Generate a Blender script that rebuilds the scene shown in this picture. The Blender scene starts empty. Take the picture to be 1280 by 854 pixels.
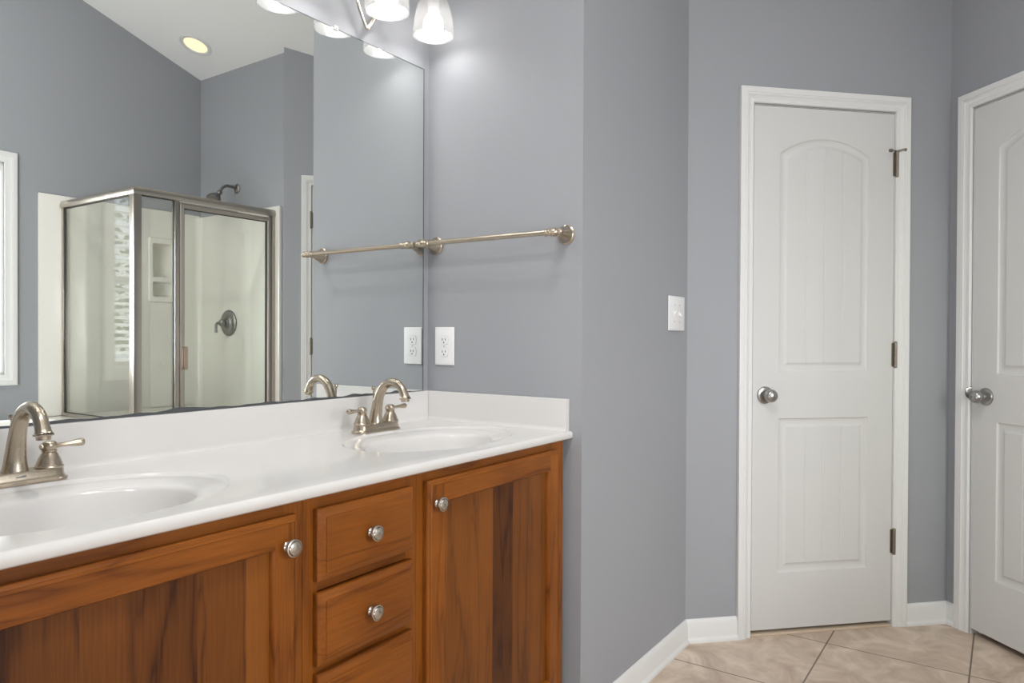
import bpy, bmesh, math, random
from mathutils import Vector, Matrix
PI = math.pi
S = math.sqrt(.5)
scene = bpy.context.scene
C = scene.collection
random.seed(7)

# ------------------------------------------------------------------ camera
YAW, PITCH, ROLL, FPX = math.radians(34.4288), math.radians(-.4495), math.radians(.2541), 903.094
F = Vector((math.cos(YAW)*math.cos(PITCH), math.sin(YAW)*math.cos(PITCH), math.sin(PITCH)))
R0 = F.cross(Vector((0, 0, 1))).normalized(); U0 = R0.cross(F)
Rv = R0*math.cos(ROLL) + U0*math.sin(ROLL); Uv = -R0*math.sin(ROLL) + U0*math.cos(ROLL)
camd = bpy.data.cameras.new('camera'); cam = bpy.data.objects.new('camera', camd); C.objects.link(cam)
camd.sensor_fit = 'HORIZONTAL'; camd.sensor_width = 36; camd.lens = FPX*36/1280
camd.clip_start = .01
m = Matrix.Identity(4)
for i in range(3):
    m[i][0] = Rv[i]; m[i][1] = Uv[i]; m[i][2] = -F[i]
m[0][3], m[1][3], m[2][3] = -1.8054, -1.5732, 1.1558
cam.matrix_world = m
scene.camera = cam

# ------------------------------------------------------------------ view, world, lights
vs = scene.view_settings
vs.view_transform = 'Standard'; vs.look = 'None'; vs.gamma = 1; vs.use_curve_mapping = False
vs.exposure = 0.17
w = bpy.data.worlds.new('world'); scene.world = w; w.use_nodes = True
bg = w.node_tree.nodes['Background']; bg.inputs[0].default_value = (.86, .93, 1, 1); bg.inputs[1].default_value = 2.2

def area(name, loc, direction, sx, sy, power, col):
    d = bpy.data.lights.new(name, 'AREA'); d.shape = 'RECTANGLE'; d.size = sx; d.size_y = sy
    d.energy = power; d.color = col
    o = bpy.data.objects.new(name, d); C.objects.link(o); o.location = loc
    o.rotation_euler = Vector(direction).to_track_quat('-Z', 'Y').to_euler()
    return o
# daylight entering by the tub window
area('daylight_tub_window', (-1.42, -3.62, 1.6), (.33, 1, -.02), 1.2, 1.5, 165, (.955, .965, 1))

# added fill light shining in through an invented doorway left of the vanity
area('added_doorway_fill', (-2.45, -.44, 1.15), (.22, -1, .62), .72, 1.8, 80, (.985, .99, 1))

# ------------------------------------------------------------------ materials
def newmat(name):
    mt = bpy.data.materials.new(name); mt.use_nodes = True
    nt = mt.node_tree; b = nt.nodes['Principled BSDF']
    return mt, nt, b
def nd(nt, t, **kw):
    n = nt.nodes.new(t)
    for k, v in kw.items(): setattr(n, k, v)
    return n
def plain(name, col, rough=.5, metal=0, spec=.5, bump=0, bscale=80, coat=0, var=0):
    mt, nt, b = newmat(name)
    b.inputs['Base Color'].default_value = (*col, 1); b.inputs['Roughness'].default_value = rough
    b.inputs['Metallic'].default_value = metal; b.inputs['Specular IOR Level'].default_value = spec
    b.inputs['Coat Weight'].default_value = coat; b.inputs['Coat Roughness'].default_value = .05
    tc = nd(nt, 'ShaderNodeTexCoord'); n = nd(nt, 'ShaderNodeTexNoise')
    n.inputs['Scale'].default_value = bscale; n.inputs['Detail'].default_value = 4
    nt.links.new(tc.outputs['Object'], n.inputs['Vector'])
    if bump:
        bp = nd(nt, 'ShaderNodeBump'); bp.inputs['Strength'].default_value = bump; bp.inputs['Distance'].default_value = .002
        nt.links.new(n.outputs['Fac'], bp.inputs['Height']); nt.links.new(bp.outputs['Normal'], b.inputs['Normal'])
    if var:
        n2 = nd(nt, 'ShaderNodeTexNoise'); n2.inputs['Scale'].default_value = 2.5; n2.inputs['Detail'].default_value = 3
        nt.links.new(tc.outputs['Object'], n2.inputs['Vector'])
        mx = nd(nt, 'ShaderNodeMix', data_type='RGBA')
        mx.inputs[6].default_value = (*[c*(1-var) for c in col], 1); mx.inputs[7].default_value = (*[min(1, c*(1+var)) for c in col], 1)
        nt.links.new(n2.outputs['Fac'], mx.inputs[0]); nt.links.new(mx.outputs[2], b.inputs['Base Color'])
    return mt
M = {}
M['wall'] = plain('grey_wall_paint', (.333, .343, .362), .62, spec=.3, bump=.06, bscale=160, var=.02)
M['ceiling'] = plain('ceiling_paint', (.88, .88, .87), .8, spec=.2, bump=.08, bscale=120)
M['trim'] = plain('white_trim_paint', (.75, .75, .735), .38, spec=.4)
M['door'] = plain('white_door_paint', (.64, .636, .62), .45, spec=.4, bump=.04, bscale=200)
M['plate'] = plain('white_plastic', (.82, .82, .82), .3)
M['marble'] = plain('cultured_marble', (.672, .655, .636), .14, spec=.45, coat=.2, var=.015)
M['surround'] = plain('acrylic_surround', (.78, .76, .705), .22, coat=.3)
M['niche_shade'] = plain('acrylic_niche_shade', (.74, .715, .64), .3)  # darker than the surround: shade of the recess put into the colour
M['dark'] = plain('dark_gap', (.02, .02, .02), .7)
M['slot'] = plain('socket_slot', (.05, .05, .05), .6)
M['tarnish'] = plain('tarnished_silvering', (.075, .08, .085), .35)
M['seal'] = plain('black_seal', (.03, .028, .026), .6)
M['wood_strip'] = plain('raw_threshold', (.62, .50, .38), .5)
M['outlet_line'] = plain('socket_outline', (.45, .45, .45), .4)
def brushed(name, col, rough, aniso=0):
    mt, nt, b = newmat(name)
    b.inputs['Metallic'].default_value = 1; b.inputs['Base Color'].default_value = (*col, 1)
    b.inputs['Roughness'].default_value = rough
    tc = nd(nt, 'ShaderNodeTexCoord'); mp = nd(nt, 'ShaderNodeMapping'); mp.inputs['Scale'].default_value = (300, 300, 900)
    n = nd(nt, 'ShaderNodeTexNoise'); n.inputs['Scale'].default_value = 3
    r = nd(nt, 'ShaderNodeMapRange'); r.inputs[3].default_value = rough*.93; r.inputs[4].default_value = rough*1.07
    nt.links.new(tc.outputs['Object'], mp.inputs[0]); nt.links.new(mp.outputs[0], n.inputs['Vector'])
    nt.links.new(n.outputs['Fac'], r.inputs[0]); nt.links.new(r.outputs[0], b.inputs['Roughness'])
    return mt
M['nickel'] = brushed('brushed_nickel', (.49, .42, .33), .27)
M['knob'] = brushed('satin_knob_metal', (.52, .48, .43), .24)
M['satin'] = brushed('satin_nickel', (.42, .41, .40), .28)
M['frame'] = brushed('enclosure_metal', (.50, .455, .40), .30)
M['bronze'] = brushed('dark_shower_metal', (.26, .25, .24), .30)
M['hinge'] = brushed('hinge_metal', (.28, .245, .20), .38)
M['copper'] = brushed('warm_handle_metal', (.58, .47, .38), .3)

def wood(name, horizontal=False, light=(.42, .135, .016), dark=(.075, .016, .002), band=9.0, fac=.5):
    mt, nt, b = newmat(name); L = nt.links.new
    tc = nd(nt, 'ShaderNodeTexCoord'); mp = nd(nt, 'ShaderNodeMapping')
    if horizontal: mp.inputs['Rotation'].default_value = (0, PI/2, 0)
    L(tc.outputs['Object'], mp.inputs[0])
    # planks glued side by side, each with its own tone
    sx = nd(nt, 'ShaderNodeSeparateXYZ'); L(mp.outputs[0], sx.inputs[0])
    ml = nd(nt, 'ShaderNodeMath', operation='MULTIPLY'); L(sx.outputs['X'], ml.inputs[0]); ml.inputs[1].default_value = band
    ad = nd(nt, 'ShaderNodeMath', operation='ADD'); L(ml.outputs[0], ad.inputs[0]); ad.inputs[1].default_value = 37.3
    fl = nd(nt, 'ShaderNodeMath', operation='FLOOR'); L(ad.outputs[0], fl.inputs[0])
    wn = nd(nt, 'ShaderNodeTexWhiteNoise', noise_dimensions='1D'); L(fl.outputs[0], wn.inputs['W'])
    # long wavy figure
    m1 = nd(nt, 'ShaderNodeMapping'); m1.inputs['Scale'].default_value = (9, 9, 1.1); L(mp.outputs[0], m1.inputs[0])
    cb = nd(nt, 'ShaderNodeCombineXYZ'); L(wn.outputs['Value'], cb.inputs['Y'])
    va = nd(nt, 'ShaderNodeVectorMath', operation='MULTIPLY_ADD'); L(cb.outputs[0], va.inputs[0]); va.inputs[1].default_value = (20, 20, 20); L(m1.outputs[0], va.inputs[2])
    n1 = nd(nt, 'ShaderNodeTexNoise'); n1.inputs['Scale'].default_value = 1.3; n1.inputs['Detail'].default_value = 3; n1.inputs['Distortion'].default_value = .4; L(va.outputs[0], n1.inputs['Vector'])
    rg = nd(nt, 'ShaderNodeMath', operation='MULTIPLY'); L(n1.outputs['Fac'], rg.inputs[0]); rg.inputs[1].default_value = 9
    pg = nd(nt, 'ShaderNodeMath', operation='PINGPONG'); L(rg.outputs[0], pg.inputs[0]); pg.inputs[1].default_value = 1
    pw = nd(nt, 'ShaderNodeMath', operation='POWER'); L(pg.outputs[0], pw.inputs[0]); pw.inputs[1].default_value = 5
    # fine pores
    m2 = nd(nt, 'ShaderNodeMapping'); m2.inputs['Scale'].default_value = (120, 120, 5); L(mp.outputs[0], m2.inputs[0])
    n2 = nd(nt, 'ShaderNodeTexNoise'); n2.inputs['Scale'].default_value = 2; n2.inputs['Detail'].default_value = 5; L(m2.outputs[0], n2.inputs['Vector'])
    n3 = nd(nt, 'ShaderNodeTexNoise'); n3.inputs['Scale'].default_value = 5; n3.inputs['Detail'].default_value = 2; L(mp.outputs[0], n3.inputs['Vector'])
    def madd(a, k, c):
        q = nd(nt, 'ShaderNodeMath', operation='MULTIPLY_ADD'); L(a, q.inputs[0]); q.inputs[1].default_value = k
        if isinstance(c, (int, float)): q.inputs[2].default_value = c
        else: L(c, q.inputs[2])
        return q.outputs[0]
    v = madd(wn.outputs['Value'], fac, .30 if fac < .5 else .02)
    v = madd(pw.outputs[0], -.22, v)
    v = madd(n2.outputs['Fac'], .38, v)
    v = madd(n3.outputs['Fac'], .35, v)
    v = madd(v, 1, -.33)
    cr = nd(nt, 'ShaderNodeValToRGB'); L(v, cr.inputs[0])
    e = cr.color_ramp.elements; e[0].position = 0; e[0].color = (*dark, 1); e[1].position = 1; e[1].color = (*light, 1)
    q = cr.color_ramp.elements.new(.5); q.color = (*[(a*.55+c*.45) for a, c in zip(light, dark)], 1)
    L(cr.outputs[0], b.inputs['Base Color'])
    b.inputs['Roughness'].default_value = .36; b.inputs['Specular IOR Level'].default_value = .25
    bp = nd(nt, 'ShaderNodeBump'); bp.inputs['Strength'].default_value = .05; bp.inputs['Distance'].default_value = .001
    L(n2.outputs['Fac'], bp.inputs['Height']); L(bp.outputs[0], b.inputs['Normal'])
    return mt
M['wood'] = wood('cherry_vertical_grain', False, band=3.0, fac=.12)
M['wood_h'] = wood('cherry_horizontal_grain', True, band=3.0, fac=.12)
M['wood_panel'] = wood('cherry_panel_boards', False, light=(.30, .098, .014), dark=(.040, .0105, .003), band=11.5, fac=.75)

# mirror
mt, nt, b = newmat('mirror_silver'); b.inputs['Metallic'].default_value = 1; b.inputs['Roughness'].default_value = 0
b.inputs['Base Color'].default_value = (.90, .925, .91, 1); M['mirror'] = mt
# clear shower glass: a real pane, faint green
mt = bpy.data.materials.new('shower_glass'); mt.use_nodes = True; nt = mt.node_tree; nt.nodes.clear()
out = nd(nt, 'ShaderNodeOutputMaterial'); tr = nd(nt, 'ShaderNodeBsdfTransparent'); tr.inputs[0].default_value = (.975, .985, .962, 1)
gl = nd(nt, 'ShaderNodeBsdfGlossy'); gl.inputs['Roughness'].default_value = 0; gl.inputs[0].default_value = (1, 1, 1, 1)
lw = nd(nt, 'ShaderNodeLayerWeight'); lw.inputs['Blend'].default_value = .5
p5 = nd(nt, 'ShaderNodeMath', operation='POWER'); nt.links.new(lw.outputs['Facing'], p5.inputs[0]); p5.inputs[1].default_value = 5
fr = nd(nt, 'ShaderNodeMath', operation='MULTIPLY_ADD'); nt.links.new(p5.outputs[0], fr.inputs[0]); fr.inputs[1].default_value = .95; fr.inputs[2].default_value = .045; mx = nd(nt, 'ShaderNodeMixShader')
nt.links.new(fr.outputs[0], mx.inputs[0]); nt.links.new(tr.outputs[0], mx.inputs[1]); nt.links.new(gl.outputs[0], mx.inputs[2]); nt.links.new(mx.outputs[0], out.inputs[0])
M['glass'] = mt
M['pane'] = mt.copy(); M['pane'].name = 'window_glass'
for q in M['pane'].node_tree.nodes:
    if q.type == 'BSDF_TRANSPARENT': q.inputs[0].default_value = (.97, .97, .97, 1)
# frosted lamp glass: lets the bulb through and glows
mt = bpy.data.materials.new('frosted_lamp_glass'); mt.use_nodes = True; nt = mt.node_tree; nt.nodes.clear()
out = nd(nt, 'ShaderNodeOutputMaterial'); tl = nd(nt, 'ShaderNodeBsdfTranslucent'); tl.inputs[0].default_value = (.20, .20, .20, 1)
df = nd(nt, 'ShaderNodeBsdfDiffuse'); df.inputs[0].default_value = (.20, .20, .20, 1)
mx = nd(nt, 'ShaderNodeMixShader'); mx.inputs[0].default_value = .3
gl = nd(nt, 'ShaderNodeBsdfGlossy'); gl.inputs['Roughness'].default_value = .25
m2 = nd(nt, 'ShaderNodeMixShader'); m2.inputs[0].default_value = .05
em = nd(nt, 'ShaderNodeEmission'); em.inputs[0].default_value = (1, .985, .96, 1); em.inputs[1].default_value = .06
ad = nd(nt, 'ShaderNodeAddShader')
nt.links.new(df.outputs[0], mx.inputs[1]); nt.links.new(tl.outputs[0], mx.inputs[2]); nt.links.new(mx.outputs[0], m2.inputs[1]); nt.links.new(gl.outputs[0], m2.inputs[2])
tp = nd(nt, 'ShaderNodeBsdfTransparent'); m3 = nd(nt, 'ShaderNodeMixShader'); m3.inputs[0].default_value = .50
nt.links.new(m2.outputs[0], m3.inputs[1]); nt.links.new(tp.outputs[0], m3.inputs[2]); nt.links.new(m3.outputs[0], ad.inputs[0]); nt.links.new(em.outputs[0], ad.inputs[1]); nt.links.new(ad.outputs[0], out.inputs[0])
M['frost'] = mt
def emis(name, col, st):
    mt = bpy.data.materials.new(name); mt.use_nodes = True; nt = mt.node_tree; nt.nodes.clear()
    out = nd(nt, 'ShaderNodeOutputMaterial'); em = nd(nt, 'ShaderNodeEmission'); em.inputs[0].default_value = (*col, 1); em.inputs[1].default_value = st
    nt.links.new(em.outputs[0], out.inputs[0]); return mt
M['bulb'] = emis('lit_bulb', (1, .97, .94), 38.0)
M['can'] = emis('lit_recessed_lens', (1, .80, .52), 1.25)
M['blind'] = plain('white_blind_slats', (.82, .83, .82), .4)
M['leaf'] = plain('green_leaves', (.10, .20, .05), .5, var=.3)
M['bark'] = plain('brown_bark', (.12, .09, .06), .8)
# floor tiles: 18 inch squares, joints where the photo has them
mt, nt, b = newmat('beige_floor_tile'); L = nt.links.new
tc = nd(nt, 'ShaderNodeTexCoord'); mp = nd(nt, 'ShaderNodeMapping'); mp.inputs['Location'].default_value = (-1.112, 1.020, 0)
L(tc.outputs['Object'], mp.inputs[0])
br = nd(nt, 'ShaderNodeTexBrick'); br.offset = 0; br.squash = 1; br.inputs['Scale'].default_value = 1
br.inputs['Brick Width'].default_value = .456; br.inputs['Row Height'].default_value = .456; br.inputs['Mortar Size'].default_value = .0032; br.inputs['Mortar Smooth'].default_value = .3
br.inputs['Bias'].default_value = 0
L(mp.outputs[0], br.inputs['Vector'])
n = nd(nt, 'ShaderNodeTexNoise'); n.inputs['Scale'].default_value = 6; n.inputs['Detail'].default_value = 8; n.inputs['Distortion'].default_value = 1.2; n.inputs['Roughness'].default_value = .62; L(tc.outputs['Object'], n.inputs['Vector'])
cr = nd(nt, 'ShaderNodeValToRGB'); L(n.outputs['Fac'], cr.inputs[0]); e = cr.color_ramp.elements
e[0].position = .30; e[0].color = (.44, .325, .24, 1); e[1].position = .70; e[1].color = (.76, .635, .515, 1)
mx = nd(nt, 'ShaderNodeMix', data_type='RGBA'); L(br.outputs['Fac'], mx.inputs[0]); L(cr.outputs[0], mx.inputs[6]); mx.inputs[7].default_value = (.20, .15, .11, 1)
L(mx.outputs[2], b.inputs['Base Color']); b.inputs['Roughness'].default_value = .45
bp = nd(nt, 'ShaderNodeBump'); bp.invert = True; bp.inputs['Strength'].default_value = .4; bp.inputs['Distance'].default_value = .002; L(br.outputs['Fac'], bp.inputs['Height'])
bp2 = nd(nt, 'ShaderNodeBump'); bp2.inputs['Strength'].default_value = .25; bp2.inputs['Distance'].default_value = .003; L(n.outputs['Fac'], bp2.inputs['Height']); L(bp.outputs[0], bp2.inputs['Normal']); L(bp2.outputs[0], b.inputs['Normal'])
M['tile'] = mt

# ------------------------------------------------------------------ mesh helpers
class G:
    """collects shapes; build() links them as one mesh object"""
    def __init__(self): self.bm = bmesh.new(); self.mi = 0
    def face(self, vs):
        try:
            f = self.bm.faces.new(vs); f.material_index = self.mi; return f
        except ValueError: return None
    def v(self, p): return self.bm.verts.new(p)
    def box(self, x0, x1, y0, y1, z0, z1, bev=0, seg=2):
        r = bmesh.ops.create_cube(self.bm, size=1)
        for q in r['verts']:
            q.co = Vector(((x0+x1)/2 + q.co.x*(x1-x0), (y0+y1)/2 + q.co.y*(y1-y0), (z0+z1)/2 + q.co.z*(z1-z0)))
        fs = set(f for q in r['verts'] for f in q.link_faces)
        for f in fs: f.material_index = self.mi
        if bev:
            es = set(e for q in r['verts'] for e in q.link_edges)
            rb = bmesh.ops.bevel(self.bm, geom=list(es), offset=bev, segments=seg, affect='EDGES', profile=.5)
            for f in rb['faces']: f.material_index = self.mi
        return self
    def rings(self, rings, cap0=True, cap1=True, closed=True):
        rows = [[self.v(p) for p in r] for r in rings]
        n = len(rows[0])
        for a, b2 in zip(rows, rows[1:]):
            for i in range(n if closed else n-1):
                j = (i+1) % n
                self.face((a[i], a[j], b2[j], b2[i]))
        if cap0: self.face(list(reversed(rows[0])))
        if cap1: self.face(rows[-1])
        return rows
    def lathe(self, prof, org=(0, 0, 0), axis=(0, 0, 1), seg=32, sq=None, cap0=True, cap1=True):
        a = Vector(axis).normalized(); t = Vector((1, 0, 0)) if abs(a.x) < .9 else Vector((0, 1, 0))
        u = a.cross(t).normalized(); w2 = a.cross(u); org = Vector(org); R = []
        for r, h in prof:
            R.append([org + a*h + (u*math.cos(2*PI*i/seg) + w2*math.sin(2*PI*i/seg))*max(r, 1e-5) for i in range(seg)])
        self.rings(R, cap0, cap1); return self
    def tube(self, pts, rad, seg=16, cap=True, flat=1.0):
        pts = [Vector(p) for p in pts]; n = len(pts)
        rad = [rad]*n if isinstance(rad, (int, float)) else rad
        R = []; prev = None
        for i, p in enumerate(pts):
            t = (pts[min(i+1, n-1)] - pts[max(i-1, 0)]).normalized()
            if prev is None:
                h = Vector((0, 0, 1)) if abs(t.z) < .9 else Vector((1, 0, 0)); u = t.cross(h).normalized()
            else: u = (prev - t*prev.dot(t)).normalized()
            prev = u; w2 = t.cross(u)
            R.append([p + (u*math.cos(2*PI*k/seg) + w2*math.sin(2*PI*k/seg)*flat)*rad[i] for k in range(seg)])
        self.rings(R, cap, cap); return self
    def prism(self, poly, f0, f1):
        """poly: 2-D points; f0/f1 map a 2-D point to the two ends"""
        self.rings([[f0(p) for p in poly], [f1(p) for p in poly]]); return self
    def build(self, name, mats, parent=None, smooth=35, recalc=True):
        bm = self.bm
        if recalc: bmesh.ops.recalc_face_normals(bm, faces=bm.faces)
        me = bpy.data.meshes.new(name); bm.to_mesh(me); bm.free()
        for mm in (mats if isinstance(mats, (list, tuple)) else [mats]): me.materials.append(mm)
        if smooth:
            for p in me.polygons: p.use_smooth = True
            me.set_sharp_from_angle(angle=math.radians(smooth))
        o = bpy.data.objects.new(name, me); C.objects.link(o)
        if parent: o.parent = parent
        return o
def empty(name, loc=(0, 0, 0), rz=0):
    o = bpy.data.objects.new(name, None); o.empty_display_size = .05; C.objects.link(o); o.location = loc; o.rotation_euler = (0, 0, rz); return o
def tag(o, label=None, cat=None, group=None, kind=None):
    if label: o['label'] = label
    if cat: o['category'] = cat
    if group: o['group'] = group
    if kind: o['kind'] = kind
    return o
def copy_tree(o, parent=None):
    c = o.copy(); C.objects.link(c); c.parent = parent
    for ch in list(o.children): copy_tree(ch, c)
    return c
def offset(poly, d):
    """shrink a closed 2-D polygon (counter-clockwise) by d with mitred corners"""
    n = len(poly); out = []
    for i in range(n):
        a, b2, c = poly[i-1], poly[i], poly[(i+1) % n]
        e1 = (b2[0]-a[0], b2[1]-a[1]); e2 = (c[0]-b2[0], c[1]-b2[1])
        l1 = math.hypot(*e1); l2 = math.hypot(*e2)
        n1 = (-e1[1]/l1, e1[0]/l1); n2 = (-e2[1]/l2, e2[0]/l2)
        k = 1 + n1[0]*n2[0] + n1[1]*n2[1]
        out.append((b2[0] + (n1[0]+n2[0])/k*d, b2[1] + (n1[1]+n2[1])/k*d))
    return out
def sweep(g, path, prof, closed=False):
    """sweep a profile [(inward offset, height above wall)] along a 2-D path in the wall plane, mitred"""
    n = len(path); rows = []
    for i in range(n):
        if closed or 0 < i < n-1:
            a, b2, c = path[i-1], path[i], path[(i+1) % n]
            e1 = (b2[0]-a[0], b2[1]-a[1]); e2 = (c[0]-b2[0], c[1]-b2[1])
        else:
            j = min(i, n-2); e1 = e2 = (path[j+1][0]-path[j][0], path[j+1][1]-path[j][1])
        l1 = math.hypot(*e1); l2 = math.hypot(*e2)
        n1 = (-e1[1]/l1, e1[0]/l1); n2 = (-e2[1]/l2, e2[0]/l2); k = 1 + n1[0]*n2[0] + n1[1]*n2[1]
        q = ((n1[0]+n2[0])/k, (n1[1]+n2[1])/k)
        rows.append([(path[i][0]+q[0]*d, -h, path[i][1]+q[1]*d) for d, h in prof])
    if closed:
        R = [[g.v(p) for p in r] for r in rows]; m_ = len(prof)
        for i in range(n):
            a, b2 = R[i], R[(i+1) % n]
            for k in range(m_): g.face((a[k], a[(k+1) % m_], b2[(k+1) % m_], b2[k]))
    else: g.rings(rows)

# ------------------------------------------------------------------ room shell
E_, XA, L1 = .5772, .8146, 1.1329
K = Vector((XA, -E_)); K2 = K + Vector((S, -S))*L1
BX, BY = 1.0216, -2.92
K3 = Vector((BX, -1.973)); LX = -3.4; VX = -1.60; RIDGE = -1.60
def ceil_z(x): return 2.860 + (BX - max(x, RIDGE))/3 - (max(0, RIDGE - x))/3
def wall(name, P, Q, rz, holes=(), ext0=0, ext1=0, th=.12):
    """wall from P to Q seen left to right from the room; holes (x0,x1,z0,z1)"""
    P = Vector(P); Q = Vector(Q); Ln = (Q-P).length; d = (Q-P)/Ln
    g = G()
    xs = sorted({-ext0, Ln+ext1, *[h[0] for h in holes], *[h[1] for h in holes]})
    if (P.x - RIDGE)*(Q.x - RIDGE) < 0: xs = sorted(set(xs) | {(RIDGE - P.x)/d.x})
    for a, b2 in zip(xs, xs[1:]):
        za, zb = ceil_z(P.x+d.x*a)+.02, ceil_z(P.x+d.x*b2)+.02
        hs = [h for h in holes if h[0] <= a+1e-6 and h[1] >= b2-1e-6]
        spans = [(0, 0, za, zb)] if not hs else ([(hs[0][3], hs[0][3], za, zb)] + ([(0, 0, hs[0][2], hs[0][2])] if hs[0][2] > 0 else []))
        for a0, b0, a1, b1 in spans:
            g.prism([(a, a0), (b2, b0), (b2, b1), (a, a1)], lambda p: (p[0], 0, p[1]), lambda p: (p[0], th, p[1]))
    bmesh.ops.remove_doubles(g.bm, verts=g.bm.verts, dist=1e-5)
    o = g.build(name, M['wall'], smooth=0); o.location = (P.x, P.y, 0); o.rotation_euler = (0, 0, rz)
    return tag(o, kind='structure')
D1 = (.2695, .8765); D2 = (.1207, .7277)       # door slabs along the two diagonal walls
GAP = .003; SLAB_T = 2.045
wall('wall_vanity', (VX, 0), (0, 0), 0, ext0=.1, ext1=.1)
wall('wall_towel', (0, 0), (0, -E_), -PI/2, ext1=0)
wall('wall_switch', (0, -E_), (XA, -E_), 0, ext0=-.12, ext1=.05)
wall('wall_narrow_door', K, K2, -PI/4, [(D1[0]-GAP, D1[1]+GAP, 0, SLAB_T+GAP)], ext1=.12)
wall('wall_right_door', K2, K3, -3*PI/4, [(D2[0]-GAP, D2[1]+GAP, 0, SLAB_T+GAP)], ext1=.05)
wall('wall_shower', K3, (BX, BY), -PI/2, ext1=.12)
WIN = (-.135, -1.235, .935, 2.08)              # tub window opening (x right, x left, z0, z1)
wall('wall_tub', (BX, BY), (LX, BY), PI, [(BX-WIN[0], BX-WIN[1], WIN[2], WIN[3]), (BX-.803, BX-.671, 1.388, 1.738)], ext1=.12)
wall('wall_left', (LX, BY), (LX, -E_-.02), PI/2, ext1=.12)
wall('wall_entry', (LX, -E_-.02), (VX, -E_-.02), 0, [(.55, 1.35, 0, 2.05)], ext1=-.12)  # doorway opening added to let the fill light in
wall('wall_vanity_end', (VX, -E_-.02), (VX, 0), PI/2)
# floor and ceiling
g = G(); g.box(LX-.15, 1.9, BY-.15, .15, -.12, 0); o = g.build('floor', M['tile'], smooth=0); tag(o, kind='structure')
g = G()
for x0, x1 in ((LX-.15, RIDGE), (RIDGE, 1.95)):
    g.prism([(x0, ceil_z(x0)), (x1, ceil_z(x1)), (x1, ceil_z(x1)+.12), (x0, ceil_z(x0)+.12)], lambda p: (p[0], BY-.15, p[1]), lambda p: (p[0], .15, p[1]))
o = g.build('ceiling', M['ceiling'], smooth=0); tag(o, kind='structure')

# baseboards, with a quarter-round shoe
BH = .0863
BPROF = [(0, 0), (.014+.006, 0), (.014+.006, .006), (.0185, .012), (.0135, .017), (.0125, .020), (.0125, BH-.022), (.010, BH-.014), (.0085, BH-.006), (.0045, BH), (0, BH)]
def baseboard(name, runs):
    g = G()
    for P, Q, rz, a, b2, ma, mb in runs:
        P = Vector(P); Q = Vector(Q)
        d = (Q-P).normalized(); nrm = Vector((d.y, -d.x))     # towards the room
        def pt(x, off, z, mt_): q = P + d*(x + mt_*off) + nrm*off; return (q.x, q.y, z)
        g.rings([[pt(a, o_, z, ma) for o_, z in BPROF], [pt(b2, o_, z, -mb) for o_, z in BPROF]])
    o = g.build(name, M['trim'], smooth=40); tag(o, kind='structure'); return o
T225 = math.tan(math.radians(22.5))
baseboard('baseboard_switch', [((0, -E_), (XA, -E_), 0, .0, XA, -1, T225), ((0, 0), (0, -E_), 0, .53, E_, 0, -1)])
CS1 = (.2069, .9366); CS2 = (.054, .7277+.0605)
baseboard('baseboard_narrow_door', [(K, K2, 0, 0, CS1[0], T225, 0), (K, K2, 0, CS1[1], L1, 0, 1)])
baseboard('baseboard_right_door', [(K2, K3, 0, 0, CS2[0], 1, 0), (K2, K3, 0, CS2[1], (K3-K2).length, 0, 0)])

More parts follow.
